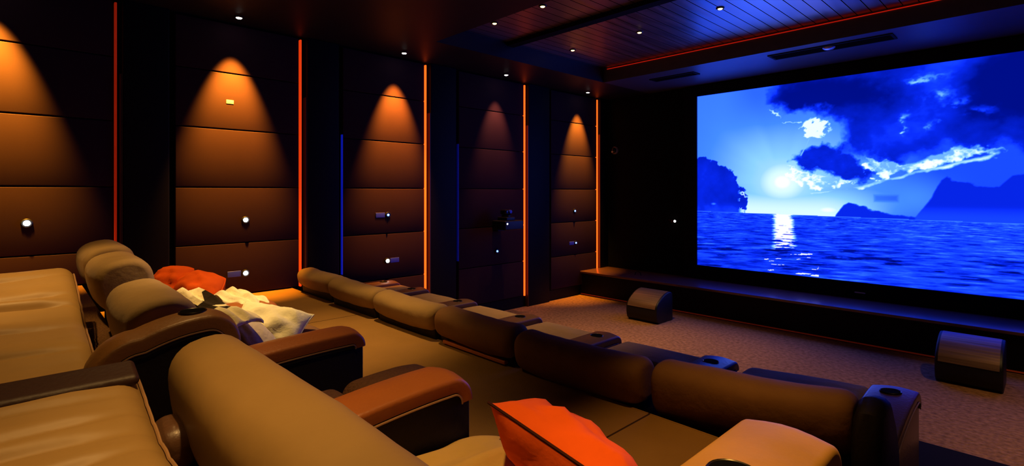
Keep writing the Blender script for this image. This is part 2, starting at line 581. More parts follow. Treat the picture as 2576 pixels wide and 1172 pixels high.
def paint(X, Z):
    hz = 1.79 - 0.012 * (X + 4.7)
    n1 = fbm(X * 2.2 + 40, Z * 2.6 + 40, 1)
    n2 = fbm(X * 5 + 20, Z * 5 + 20, 11)
    n3 = fbm(X * 11 + 20, Z * 14 + 20, 51)
    wx = X + (n1 - 0.5) * 0.40 + (n3 - 0.5) * 0.14
    wz = Z + (n2 - 0.5) * 0.35 + (n3 - 0.5) * 0.14
    rx = X + (n2 - 0.5) * 0.22 + (n3 - 0.5) * 0.22
    rz = Z + (n1 - 0.5) * 0.16 + (n3 - 0.5) * 0.20

    def g2(cx, cz, sx, sz, x=X, z=Z):
        return np.exp(-((x - cx) / sx) ** 2 - ((z - cz) / sz) ** 2)
    ds = np.hypot((X + 3.18) * 0.85, Z - 2.32)
    ang = np.arctan2(Z - 2.3, X + 3.18)
    # open sky
    B = 0.66 + 0.20 * np.exp(-(ds / 0.95) ** 2) - 0.05 * sstep(2.9, 3.9, Z) * sstep(-4.3, -3.6, X)
    B = B + 0.05 * (vnoise(ang * 5 + 60, ang * 0 + 3.3, 77) - 0.5) * sstep(0.3, 0.6, ds) * np.exp(-(ds / 1.6) ** 2)
    low = np.exp(-((Z - hz) / 0.50) ** 2) * sstep(-1.0, -2.6, X)
    B = np.maximum(B, 0.62 + 0.31 * low)
    right = sstep(-2.1, -1.0, X)
    B = B * (1 - right) + right * (0.56 + 0.16 * np.exp(-((Z - 2.05) / 0.3) ** 2) * sstep(-0.6, -1.5, X))
    # big dark cloud mass
    c1 = poly_sd(wx, wz, [(-3.44, 3.66), (-3.25, 4.20), (1.2, 4.2), (1.2, 2.72), (-0.26, 2.72), (-1.04, 2.78), (-1.57, 2.62),
                          (-1.77, 2.66), (-2.09, 2.76), (-2.34, 2.82), (-2.36, 3.2), (-2.50, 3.40), (-2.95, 3.46), (-3.27, 3.56)])
    k1 = sstep(-0.10, 0.16, c1)
    dark = 0.385 + 0.16 * (n1 - 0.5) + 0.05 * (n3 - 0.5) - 0.03 * sstep(0.1, 0.8, c1)
    dark = dark + 0.14 * np.exp(-(((X + 1.35) + (Z - 3.2) * -0.55) / 0.40) ** 2) * sstep(2.6, 3.1, Z)
    dark = dark - 0.17 * g2(-0.35, 3.55, 0.55, 0.42) - 0.07 * sstep(-0.4, 0.6, X)
    dark = dark - 0.15 * g2(-2.55, 3.72, 0.55, 0.22) + 0.05 * g2(-2.2, 3.1, 0.5, 0.3)
    B = B * (1 - k1) + dark * k1
    # wisps inside the dark mass
    for (cx, cz, sx, sz, a) in ((-1.08, 3.55, 0.12, 0.05, 0.26), (-1.50, 3.25, 0.05, 0.05, 0.26), (-1.52, 3.06, 0.025, 0.05, 0.26), (-0.9, 3.42, 0.08, 0.05, 0.2),
                                (-1.3, 3.80, 0.20, 0.04, 0.28), (-0.62, 3.30, 0.13, 0.05, 0.16), (-1.18, 3.12, 0.03, 0.04, 0.14)):
        B = B + a * g2(cx, cz, sx, sz, rx, rz) * (0.3 + 1.4 * n3)
    # lower dark bank
    c2 = poly_sd(wx, wz, [(-3.05, 2.63), (-2.86, 2.80), (-2.6, 2.97), (-2.35, 2.90), (-2.09, 2.76), (-1.90, 2.44), (-1.84, 2.38), (-2.03, 2.29), (-2.47, 2.40), (-2.88, 2.53)])
    k2 = sstep(-0.03, 0.09, c2)
    B = B * (1 - k2) + (0.43 + 0.10 * (n1 - 0.5) + 0.06 * (n3 - 0.5)) * k2

    def shape(poly, soft=0.05, x=rx, z=rz):
        return sstep(-soft, soft, poly_sd(x, z, poly))
    # bright clouds
    g = 0.90 * shape([(-3.52, 3.57), (-3.34, 3.56), (-3.16, 3.47), (-3.12, 3.42), (-3.3, 3.45)], 0.04)
    g = np.maximum(g, 0.88 * shape([(-3.24, 3.37), (-3.05, 3.36), (-2.90, 3.33), (-2.86, 3.22), (-3.0, 3.28), (-3.2, 3.31)], 0.04))
    g = np.maximum(g, 0.97 * shape([(-3.0, 3.20), (-2.90, 3.24), (-2.80, 3.36), (-2.66, 3.38), (-2.52, 3.24), (-2.48, 3.12), (-2.50, 3.0), (-2.66, 3.02), (-2.8, 3.08)], 0.06))
    g = np.maximum(g, 0.80 * np.exp(-(line_d(X, Z, [(-2.76, 3.04), (-2.82, 2.90), (-2.89, 2.76)]) / 0.022) ** 2))
    bank = shape([(-3.25, 2.72), (-2.98, 2.60), (-2.6, 2.46), (-2.2, 2.34), (-1.95, 2.28), (-1.57, 2.38), (-1.2, 2.48), (-0.8, 2.59), (-0.40, 2.69),
                  (-0.65, 2.80), (-1.02, 2.80), (-1.10, 2.69), (-1.5, 2.58), (-1.72, 2.64), (-2.05, 2.74), (-2.0, 2.52), (-1.86, 2.36), (-2.05, 2.26),
                  (-2.4, 2.19), (-2.74, 2.12), (-3.1, 2.3)], 0.06)
    tex = 0.84 + 0.9 * (n3 - 0.5) + 0.10 * np.exp(-(ds / 1.0) ** 2)
    g = np.maximum(g, np.clip(tex, 0.76, 1.0) * bank)
    g = np.maximum(g, (0.80 + 0.4 * (n2 - 0.5)) * np.exp(-(line_d(X, Z + (n2 - 0.5) * 0.10, [(-2.9, 2.13), (-2.2, 2.19), (-1.57, 2.37), (-1.0, 2.54), (-0.5, 2.66)]) / 0.055) ** 2))
    B = np.maximum(B, np.clip(g, 0, 1))
    # dark underside streaks of the bright bank
    B = B - 0.22 * k2 * sstep(0.10, 0.2, c2) * (B > 0.6)
    B = np.maximum(B, 0.99 * g2(-2.5, 1.86, 0.42, 0.15))
    B = np.maximum(B, 0.30 + 0.66 * np.exp(-(ds / 0.70) ** 2) - 0.9 * k2)
    B = np.maximum(B, 1.05 * np.exp(-(ds / 0.36) ** 2))
    # boxy cloud over the small island
    kb = sstep(0, 0.06, poly_sd(X, Z, [(-1.9, 1.98), (-1.55, 1.98), (-1.55, 2.13), (-1.9, 2.13)])) * 0.09
    B = B - kb

    def land(poly, rag=0.12, soft=0.012):
        d = poly_sd(X + (n3 - 0.5) * rag, Z + (n3 - 0.5) * rag, poly)
        return sstep(-soft, soft, d)
    k = land([(-4.9, 2.80), (-4.53, 2.80), (-4.33, 2.71), (-4.15, 2.60), (-4.01, 2.52), (-3.94, 2.33), (-3.80, 2.17), (-3.76, 2.03), (-3.82, 1.5), (-4.9, 1.5)])
    B = B * (1 - k) + (0.43 + 0.10 * (n2 - 0.5) + 0.06 * sstep(2.0, 1.8, Z)) * k
    B = np.maximum(B, 0.88 * k * (n3 > 0.58) * sstep(-4.02, -3.85, X) * sstep(2.5, 2.3, Z))
    B = np.maximum(B, 0.68 * g2(-4.38, 1.93, 0.09, 0.04))
    k = land([(-2.42, 1.6), (-2.39, 1.78), (-2.28, 1.94), (-2.19, 2.0), (-2.03, 1.93), (-1.85, 1.86), (-1.57, 1.81), (-1.3, 1.76), (-1.3, 1.6)], 0.05)
    B = B * (1 - k) + 0.46 * k
    k = land([(-1.42, 1.5), (-1.38, 1.78), (-1.22, 2.02), (-1.09, 2.31), (-1.02, 2.37), (-0.92, 2.28), (-0.8, 2.29), (-0.66, 2.21), (-0.5, 2.21),
              (-0.37, 2.36), (-0.1, 2.42), (0.3, 2.6), (1.2, 2.4), (1.2, 1.5)], 0.05)
    B = B * (1 - k) + (0.45 + 0.08 * sstep(2.0, 1.77, Z)) * k
    # sea
    dep = np.clip((hz - Z), 0, 2)
    sc = 1.0 / (0.06 + dep * 0.55)
    wv = fbm(X * 1.3 * sc + 30, (np.log(dep + 0.03)) * 22 + X * 0.9 + 50, 21, 5)
    wv2 = fbm(X * 3.2 * np.sqrt(sc) + 90, np.log(dep + 0.05) * 36 + X * 2.0, 31, 5)
    S = 0.51 + 0.22 * (wv - 0.5) + 0.36 * (wv2 - 0.5) - 0.02 * dep + 0.05 * sstep(-2.2, -1.0, X) * (1 - dep)
    S = np.maximum(S, 0.68 * np.exp(-(dep / 0.02) ** 2))
    S = S - 0.14 * sstep(0.36, 0.28, wv) * sstep(0.3, 0.7, dep)
    wid = 0.16 + 0.12 * dep + 0.16 * (wv2 - 0.5)
    off = -3.17 + 0.04 * dep
    refl = np.exp(-((X - off) / wid) ** 4)
    thr = 0.18 + dep * 0.50
    S = np.maximum(S, refl * np.clip(1.3 - 0.5 * dep, 0, 1.2) * sstep(thr, thr + 0.10, wv2 * 0.6 + wv * 0.4) * sstep(0.70, 0.60, dep))
    S = np.maximum(S, 0.98 * (np.abs(X + 3.05) < 0.42) * (dep > 0.62) * (dep < 0.99) * (wv2 > 0.635) * (wv > 0.47))
    S = np.maximum(S, 0.80 * g2(-3.15, 0.0, 0.5, 9.0) * np.exp(-(dep / 0.08) ** 2))
    B = np.where(Z < hz, S, B)
    B = np.clip(B, 0, 1)
    ks = [0.0, 0.18, 0.34, 0.46, 0.58, 0.70, 0.82, 0.92, 1.0]
    r = np.interp(B, ks, [0.0, 0.0, 0.0, 0.002, 0.012, 0.06, 0.27, 0.70, 1.0])
    gr = np.interp(B, ks, [0.001, 0.002, 0.005, 0.020, 0.085, 0.27, 0.66, 0.99, 1.0])
    bl = np.interp(B, ks, [0.04, 0.10, 0.30, 0.85, 2.0, 3.2, 4.0, 4.6, 5.0])
    return np.stack([r, gr, bl, np.ones_like(r)], -1)


NX, NZ = 800, 450
scr = thing('projection_screen', 'large lit cinema screen showing a blue sunset over the sea', 'screen', (-1.835, 9.42, 0.75))
xs = np.linspace(SX0, SX1, NX + 1)
zs = np.linspace(SZ0, SZ1, NZ + 1)
GX, GZ = np.meshgrid(xs, zs)
verts = np.zeros(((NX + 1) * (NZ + 1), 3))
verts[:, 0] = GX.ravel() + 1.835
verts[:, 1] = SYF - 9.42
verts[:, 2] = GZ.ravel() - 0.75
ii, jj = np.meshgrid(np.arange(NX), np.arange(NZ))
q = (jj * (NX + 1) + ii).ravel()
faces = np.stack([q, q + 1, q + NX + 2, q + NX + 1], -1)
me = bpy.data.meshes.new('screen_surface')
me.vertices.add(len(verts)); me.vertices.foreach_set('co', verts.ravel())
me.loops.add(faces.size); me.loops.foreach_set('vertex_index', faces.ravel().astype(np.int32))
me.polygons.add(len(faces))
me.polygons.foreach_set('loop_start', (np.arange(len(faces)) * 4).astype(np.int32))
me.update(calc_edges=True)
ca = me.color_attributes.new('film_frame', 'FLOAT_COLOR', 'POINT')
ca.data.foreach_set('color', paint(GX, GZ).reshape(-1).astype(np.float32))
sm = bpy.data.materials.new('lit_screen')
sm.use_nodes = True
nt = sm.node_tree
nt.nodes.clear()
at = nt.nodes.new('ShaderNodeVertexColor'); at.layer_name = 'film_frame'
em = nt.nodes.new('ShaderNodeEmission'); em.inputs['Strength'].default_value = SCREEN_POWER
ou = nt.nodes.new('ShaderNodeOutputMaterial')
nt.links.new(at.outputs[0], em.inputs[0]); nt.links.new(em.outputs[0], ou.inputs[0])
me.materials.append(sm)
so = bpy.data.objects.new('screen_surface', me)
C.objects.link(so)
so.parent = scr
fr = MB()
fw = 0.26
fr.box(SX0 - fw, SX1 + fw, 9.405, YS - 0.002, SZ0 - 0.25, SZ1 + 0.19)
fr.box(SX0 - fw, SX1 + fw, 9.365, 9.405, SZ1, SZ1 + 0.19)
fr.box(SX0 - fw, SX1 + fw, 9.365, 9.405, SZ0 - 0.25, SZ0)
fr.box(SX0 - fw, SX0, 9.365, 9.405, SZ0, SZ1)
fr.box(SX1, SX1 + fw, 9.365, 9.405, SZ0, SZ1)
fro = fr.build('frame', M['screen_frame'], scr, (-1.835, 9.42, 0.75), smooth=False)
MB().bbox(-2.12, -1.98, 9.357, 9.367, 0.592, 0.61, 0.003).build('badge', M['badge'], fro, (-1.835, 9.42, 0.75))

# ------------------------------------------------------------------ acoustic wall panels, pilasters, strips
XF = -6.83
TOPZ, SEAMS = 4.17, [3.575, 2.90, 2.205, 1.535, 0.86, 0.21]
panels = [(-1.2, 0.72, 'leftmost brown wall panel under an amber pool of light', 'red_led_dim', 0.9),
          (1.28, 2.66, 'second brown wall panel from the left with two white lamps', 'orange_led_dim', 1),
          (3.27, 4.62, 'middle brown wall panel with bright orange strip and blue left edge', 'orange_led', 1),
          (5.30, 6.83, 'dim purple-lit brown wall panel carrying the projector box', 'orange_led', 1),
          (7.59, 9.06, 'brown wall panel nearest the screen wall with amber scallop', 'orange_led', 1)]
lamps = [(-0.20, 2300, 'a', (1, 0.41, 0.02)), (1.86, 2150, 'b', (1, 0.37, 0.02)), (4.08, 1700, 'c', (1, 0.32, 0.02)),
         (6.12, 170, 'd', (1, 0.34, 0.18)), (8.40, 1300, 'e', (1, 0.38, 0.02))]
for k, (y0, y1, lab, led, s) in enumerate(panels):
    t = thing('wall_panel', lab, 'wall panel', (XL, (y0 + y1) / 2, 0.2), group='acoustic panels on the left wall')
    off = (XL, (y0 + y1) / 2, 0.2)
    zb = 0.21 if y0 > 2.57 else (Z2 + 0.01 if y0 > 0.4 else Z3 + 0.01)
    edges = [TOPZ] + [z for z in SEAMS if z > zb + 0.06] + [zb]
    b = MB()
    b.box(XL + 0.001, XL + 0.02, y0 + 0.005, y1 - 0.005, zb, TOPZ)
    for a, c in zip(edges[:-1], edges[1:]):
        b.bbox(XL + 0.02, XF, y0, y1, c + 0.006, a - 0.006, 0.008, 2)
    b.build('fabric_board', M['panel'], t, off)
    MB().bbox(XL + 0.03, XF + 0.012, y1 + 0.012, y1 + 0.034, zb, TOPZ - 0.02, 0.006, 2).build('light_strip', M[led], t, off)
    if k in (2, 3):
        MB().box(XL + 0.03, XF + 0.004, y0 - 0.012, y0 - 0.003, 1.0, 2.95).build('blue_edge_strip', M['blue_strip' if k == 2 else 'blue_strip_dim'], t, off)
pil = [(0.80, 1.22), (2.76, 3.20), (4.72, 5.23), (6.93, 7.52), (9.16, 9.44)]
for i, (y0, y1) in enumerate(pil):
    zb = 0.0 if y0 > 2.57 else Z2
    struct('trim_%d' % (7 + i), MB().bbox(XL, XF + 0.03, y0, y1, zb, ZS, 0.012, 2), M['pilaster'])
    struct('trim_%d' % (12 + i), MB().box(XL, XF + 0.034, y0 - 0.02, y0, zb, 3.4), M['bronze'])


def downlight(name, x, y, z, label, group, led, power, size, col, blend=0.35, r=0.045, radius=0.02, aim=None):
    t = thing(name, label, 'ceiling light', (x, y, z), group=group)
    MB().lathe([(r * 0.75, -0.012), (r, -0.016), (r * 1.25, -0.008), (r * 1.25, 0.0)], 20).build('trim_ring', M['black_metal'], t)
    MB().lathe([(0.001, -0.020), (r * 0.55, -0.020), (r * 0.72, -0.014), (r * 0.72, -0.002)], 20).build('lens', M[led], t)
    if power > 0:
        spot('lamp', (0, 0, -0.03), power, size, blend, col, radius, aim, t)
    return t


names = ['recessed downlight above the leftmost wall panel', 'recessed white downlight above the second wall panel', 'recessed white downlight above the middle wall panel',
         'recessed white downlight above the purple-lit panel', 'recessed white downlight nearest the screen wall corner']
for (y, p, _, col), lab in zip(lamps, names):
    downlight('recessed_downlight', -6.55, y, ZS, lab, 'soffit downlights over the wall panels', 'white_led', p, 46, col, 0.9, aim=(-6.85, y, 2.8))
cl = [(-4.35, 4.68, 'amber ceiling spotlight at the top edge between the beams'), (-5.24, 4.68, 'amber ceiling spotlight nearest the left soffit, behind the beam'),
      (-5.36, 6.48, 'amber ceiling spotlight past the beam, nearest the left soffit'), (-4.1, 6.45, 'small amber ceiling spotlight in the middle past the beam'),
      (-2.87, 6.34, 'ceiling spotlight within the blue reflection on the planks')]
for x, y, lab in cl:
    downlight('ceiling_spotlight', x, y, ZC, lab, 'spotlights in the plank ceiling', 'amber_led', 210, 56, AMBER, 1.0, 0.04, 0.04)

# red led line in the front fascia
tag(MB().box(-5.70, 2.2, 7.875, 7.888, ZC - 0.032, ZC - 0.022).build('led_strip', M['red_led'], None, (-1.75, 7.88, ZC - 0.05)),
    'thin red led line along the ceiling edge before the screen', 'led strip')
# air vents in the front soffit
for (x0, x1, y0, y1, lab) in ((-2.95, -1.42, 8.10, 8.42, 'long dark air vent in the soffit above the screen'),
                              (-5.05, -4.2, 8.26, 8.50, 'short dark air vent in the soffit near the corner')):
    t = thing('air_vent', lab, 'air vent', ((x0 + x1) / 2, (y0 + y1) / 2, ZS), group='vents in the front soffit')
    off = ((x0 + x1) / 2, (y0 + y1) / 2, ZS)
    f = MB()
    f.box(x0, x1, y0, y0 + 0.03, ZS - 0.014, ZS - 0.001); f.box(x0, x1, y1 - 0.03, y1, ZS - 0.014, ZS - 0.001)
    f.box(x0, x0 + 0.03, y0 + 0.03, y1 - 0.03, ZS - 0.014, ZS - 0.001); f.box(x1 - 0.03, x1, y0 + 0.03, y1 - 0.03, ZS - 0.014, ZS - 0.001)
    f.build('frame', M['screen_frame'], t, off, smooth=False)
    MB().box(x0 + 0.03, x1 - 0.03, y0 + 0.03, y1 - 0.03, ZS - 0.003, ZS - 0.001).build('backing', M['riser'], t, off)
    s = MB()
    n = int((y1 - y0 - 0.06) / 0.03)
    for i in range(n):
        yy = y0 + 0.045 + i * 0.03
        s.box(x0 + 0.03, x1 - 0.03, yy, yy + 0.006, ZS - 0.012, ZS - 0.004)
    s.build('slats', M['riser'], t, off, smooth=False)
det = thing('smoke_detector', 'small round detector on the long vent above the screen', 'detector', (-2.17, 8.22, ZS - 0.014))
MB().lathe([(0.001, -0.035), (0.05, -0.03), (0.075, -0.012), (0.08, 0.0)], 24).build('housing', M['grey_metal'], det)

# ------------------------------------------------------------------ small wall lamps
wl = [(0.06, 1.85, 'white', 'glaring round wall lamp on the leftmost panel', None),
      (2.01, 1.81, 'white', 'upper bright wall lamp on the second panel from the left', None),
      (2.01, 1.16, 'white', 'lower bright wall lamp on the second panel, plate with painted blue reflection on its left', -1),
      (3.97, 1.81, 'blue', 'small bluish upper wall lamp on the middle panel', -1),
      (3.96, 1.13, 'white', 'lower bright wall lamp on the middle panel with painted blue reflection on its plate', 1),
      (6.15, 1.10, 'blue', 'small bluish wall lamp below the projector box', None),
      (8.31, 1.76, 'blue', 'upper tiny blue wall lamp on the panel nearest the screen', None),
      (8.34, 1.10, 'blue', 'lower tiny blue wall lamp on the panel nearest the screen', -1)]
for y, z, kind, lab, plate in wl:
    t = thing('wall_lamp', lab, 'wall lamp', (XF, y, z), group='small lamps on the wall panels')
    fn = lambda p: Vector((-p.z * -1, p.x, p.y))
    MB().lathe([(0.045, 0.0), (0.045, 0.018), (0.036, 0.024), (0.034, 0.016)], 20, fn).build('housing', M['black_metal'], t)
    rr = 0.027 if kind == 'white' else 0.018
    MB().lathe([(rr, 0.016), (rr * 0.9, 0.026), (rr * 0.5, 0.034), (0.001, 0.036)], 18, fn).build('lens', M['white_led' if kind == 'white' else 'blue_led'], t)
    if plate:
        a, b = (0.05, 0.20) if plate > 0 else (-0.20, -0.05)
        MB().bbox(0.0, 0.012, a, b, -0.035, 0.035, 0.004).build('plate', M['blue_reflection'], t)

# tiny tags on the second panel
tag(MB().bbox(XF - 0.001, XF + 0.004, 1.80, 1.88, 3.21, 3.255, 0.002).build('wall_tag', M['badge'], None, (XF, 1.84, 3.2)), 'tiny pale tag high on the second wall panel', 'tag')

# projector on a bracket on panel four
t = thing('projector', 'black projector box on a bracket on the purple-lit panel', 'projector', (XF, 6.16, 1.5))
off = (XF, 6.16, 1.5)
MB().bbox(XF + 0.12, XF + 0.46, 5.93, 6.37, 1.50, 1.66, 0.02).build('body', M['black_metal'], t, off)
MB().bbox(XF + 0.001, XF + 0.14, 6.05, 6.25, 1.46, 1.51, 0.01).build('bracket', M['black_metal'], t, off)
MB().bbox(XF + 0.16, XF + 0.40, 6.02, 6.22, 1.66, 1.72, 0.012).build('mount', M['black_metal'], t, off)
MB().lathe([(0.05, 0.0), (0.055, 0.05), (0.04, 0.06), (0.001, 0.05)], 20, lambda p: Vector((XF + 0.30, 6.37, 1.585)) + Vector((p.x, p.z, p.y))).build('projector_lens', M['glass_dark'], t, off)
MB().lathe([(0.012, 0.0), (0.012, 0.004)], 12, lambda p: Vector((XF + 0.46, 5.98, 1.61)) + Vector((p.z, p.x, p.y))).build('status_light', M['white_led'], t, off)
t = thing('security_camera', 'small black camera with blue glints on top of the projector box', 'camera', (XF + 0.28, 6.12, 1.72))
MB().lathe([(0.08, 0.0), (0.08, 0.03), (0.05, 0.04)], 20).build('base', M['black_metal'], t)
MB().rbox((0.15, 0.17, 0.09), 0.03, 4, lambda p: p + Vector((0, 0, 0.085)), 2).build('body', M['glass_dark'], t)
MB().lathe([(0.03, 0), (0.03, 0.03), (0.001, 0.035)], 16, lambda p: Vector((0.07, 0.02, 0.09)) + Vector((p.z, p.x, p.y))).build('lens', M['blue_reflection'], t)

# dome camera and small lamp on the screen wall
t = thing('dome_camera', 'small round dome camera high on the dark screen wall corner', 'camera', (-6.62, YS, 3.06))
fz = lambda p: Vector((p.x, -p.z, p.y))
MB().lathe([(0.085, 0.0), (0.085, 0.03), (0.07, 0.05)], 24, fz).build('ring', M['grey_metal'], t)
MB().lathe([(0.068, 0.045), (0.06, 0.08), (0.035, 0.105), (0.001, 0.112)], 24, fz).build('dome', M['glass_dark'], t)
MB().lathe([(0.022, 0.0), (0.02, 0.012), (0.001, 0.016)], 16, lambda p: Vector((0.0, -0.106, -0.035)) + Vector((p.x, -p.z, p.y))).build('lens', M['badge'], t)
t = thing('indicator_lamp', 'tiny white indicator lamp on the dark wall left of the screen', 'lamp', (-5.19, YS, 1.57))
MB().bbox(-0.14, 0.06, -0.015, 0.0, -0.03, 0.03, 0.006).build('plate', M['glass_dark'], t)
MB().lathe([(0.024, 0.015), (0.02, 0.025), (0.001, 0.028)], 14, fz).build('lens', M['white_led'], t)
# little handle standing on the stage shelf
tag(MB().tube([(-0.07, 0, 0.006), (-0.055, 0, 0.06), (-0.02, 0, 0.08), (0.02, 0, 0.08), (0.055, 0, 0.06), (0.07, 0, 0.006)], 0.008).build('cable_clip', M['black_metal'], None, (0, 0, 0)),
    'small black hoop standing on the stage shelf near the corner', 'hoop').location = (-5.66, 8.85, 0.50)

# ------------------------------------------------------------------ floor speakers in front of the stage
def floor_speaker(name, x0, x1, y0, y1, h, label):
    t = thing(name, label, 'speaker', ((x0 + x1) / 2, (y0 + y1) / 2, 0), group='floor speakers before the stage')
    off = ((x0 + x1) / 2, (y0 + y1) / 2, 0)
    d = y1 - y0
    prof = [(y0 + 0.07, 0.0), (y0 + 0.02, 0.05), (y0, 0.13)]
    top = [(y0, 0.24), (y0 + 0.02, 0.29), (y0 + 0.06, 0.335), (y0 + d * 0.25, h * 0.80), (y0 + d * 0.4, h * 0.89), (y0 + d * 0.55, h * 0.955),
           (y0 + d * 0.7, h * 0.99), (y0 + d * 0.82, h), (y0 + d * 0.92, h * 0.98), (y1 - 0.01, h * 0.93)]
    prof += top + [(y1, h * 0.80), (y1, 0.0)]
    MB().prism(prof, x0, x1, 0.02).build('cabinet', M['black_metal'], t, off)
    sk = [(p[0] - 0.004, p[1] + 0.004) for p in top]
    m = MB()
    o = 0
    inn = [(p[0] + 0.012, p[1] - 0.010) for p in sk]
    m.prism(sk + inn[::-1], x0 + 0.03, x1 - 0.03)
    m.build('curved_cover', M['brushed'], t, off)
    return t


floor_speaker('floor_speaker', -5.0, -4.42, 7.45, 7.97, 0.48, 'curved bronze topped floor speaker standing on carpet at left')
floor_speaker('floor_speaker', -0.93, -0.36, 7.52, 8.05, 0.50, 'curved floor speaker with blue-lit striped top at right')


# ------------------------------------------------------------------ recliners
def arm_path(y0, y1, zb, zt, rf, rr, slope=0.0, fb=None):
    """top outline of an arm from rear bottom over the top to front bottom"""
    pts = []
    fb = zb if fb is None else fb
    pts.append((y0, zb))
    for k in range(9):
        a = math.pi - math.pi / 2 * k / 8
        pts.append((y0 + rr + rr * math.cos(a), zt - slope - rr + rr * math.sin(a)))
    for k in range(1, 6):
        s = k / 6
        pts.append((y0 + rr + (y1 - rf - y0 - rr) * s, zt - slope * (1 - s) ** 2))
    for k in range(9):
        a = math.pi / 2 - math.pi / 2 * k / 8
        pts.append((y1 - rf + rf * math.cos(a), zt - rf + rf * math.sin(a)))
    pts.append((y1, fb))
    return pts


def make_arm(t, x0, x1, y0, y1, zb, zt, rf=0.1, rr=0.1, slope=0.0, cup=None, pad=None, name='arm', notch=None, cupcol='cup_rim', body=None):
    """arm = dark body > leather pad, piping, cup holder"""
    path = arm_path(y0, y1, zb, zt, rf, rr, slope)
    prof = list(path)
    if notch:   # rear of the arm rests on the higher platform behind
        yn, zn = notch
        prof = [p for p in path if not (p[0] <= yn and p[1] < zn)]
        prof = prof + [(yn, zb), (yn, zn), (y0, zn)]
    b = MB().prism([(p[0], p[1]) for p in prof], x0, x1, 0.012)
    body_o = b.build(name, body or M['dark_leather'], t)
    # pad swept over the outline
    keep = path[1:-1]
    n = len(keep)
    m = MB()
    sec = []
    xm0, xm1 = x0 - 0.012, x1 + 0.012
    th = 0.045
    r = 0.018
    for k in range(5):
        a = math.pi * 0.5 * k / 4
        sec.append((xm1 - r + r * math.cos(a), 0.012 - r + r * math.sin(a)))
    for k in range(1, 5):
        s = k / 5
        sec.append((xm1 - r + (xm0 - xm1 + 2 * r) * s, 0.012 + 0.012 * math.sin(math.pi * s)))
    for k in range(5):
        a = math.pi * 0.5 + math.pi * 0.5 * k / 4
        sec.append((xm0 + r + r * math.cos(a), 0.012 - r + r * math.sin(a)))
    sec += [(xm0 + 0.004, -th), (xm1 - 0.004, -th)]
    ns = len(sec)
    for i, p in enumerate(keep):
        a = keep[max(0, i - 1)]; c = keep[min(n - 1, i + 1)]
        tx = Vector((c[0] - a[0], c[1] - a[1])).normalized()
        nr = Vector((-tx.y, tx.x))
        for sx, sn in sec:
            m.v.append((sx, p[0] + nr.x * sn, p[1] + nr.y * sn))
    for i in range(n - 1):
        for k in range(ns):
            k2 = (k + 1) % ns
            m.f.append((i * ns + k, i * ns + k2, (i + 1) * ns + k2, (i + 1) * ns + k))
    m.f.append(tuple(range(ns)))
    m.f.append(tuple((n - 1) * ns + k for k in range(ns)))
    po = m.build('arm_pad', pad or M['arm_leather'], t, angle=60)
    po.parent = body_o
    pp = MB()
    for sx in (xm0 - 0.001, xm1 + 0.001):
        pts = []
        for i, p in enumerate(keep):
            a = keep[max(0, i - 1)]; c = keep[min(n - 1, i + 1)]
            tx = Vector((c[0] - a[0], c[1] - a[1])).normalized()
            nr = Vector((-tx.y, tx.x))
            pts.append((sx, p[0] - nr.x * (th + 0.006), p[1] - nr.y * (th + 0.006)))
        pp.tube(pts, 0.004, 6)
    pp.build('piping', M['piping'], t).parent = body_o
    if cup is not None:
        zc = zt - slope * 0.0 + 0.022
        cx = (x0 + x1) / 2
        rc = min(0.052, (x1 - x0) * 0.36)
        cpo = MB().lathe([(rc + 0.004, -0.01), (rc + 0.004, 0.001), (rc + 0.001, 0.004), (rc - 0.003, 0.001)], 24, lambda p: p + Vector((cx, cup, zc))).build('cup_holder', M[cupcol], t)
        cpo.parent = body_o
        MB().lathe([(rc - 0.002, -0.004), (rc - 0.003, 0.0025), (0.001, 0.002)], 24, lambda p: p + Vector((cx, cup, zc))).build('cup_well', M['cup'], t).parent = cpo
    return body_o


def lean(y0, z0, k):
    """shear: y moves back by k per metre of height above z0"""
    return lambda p: Vector((p.x, p.y - (p.z - z0) * k, p.z))


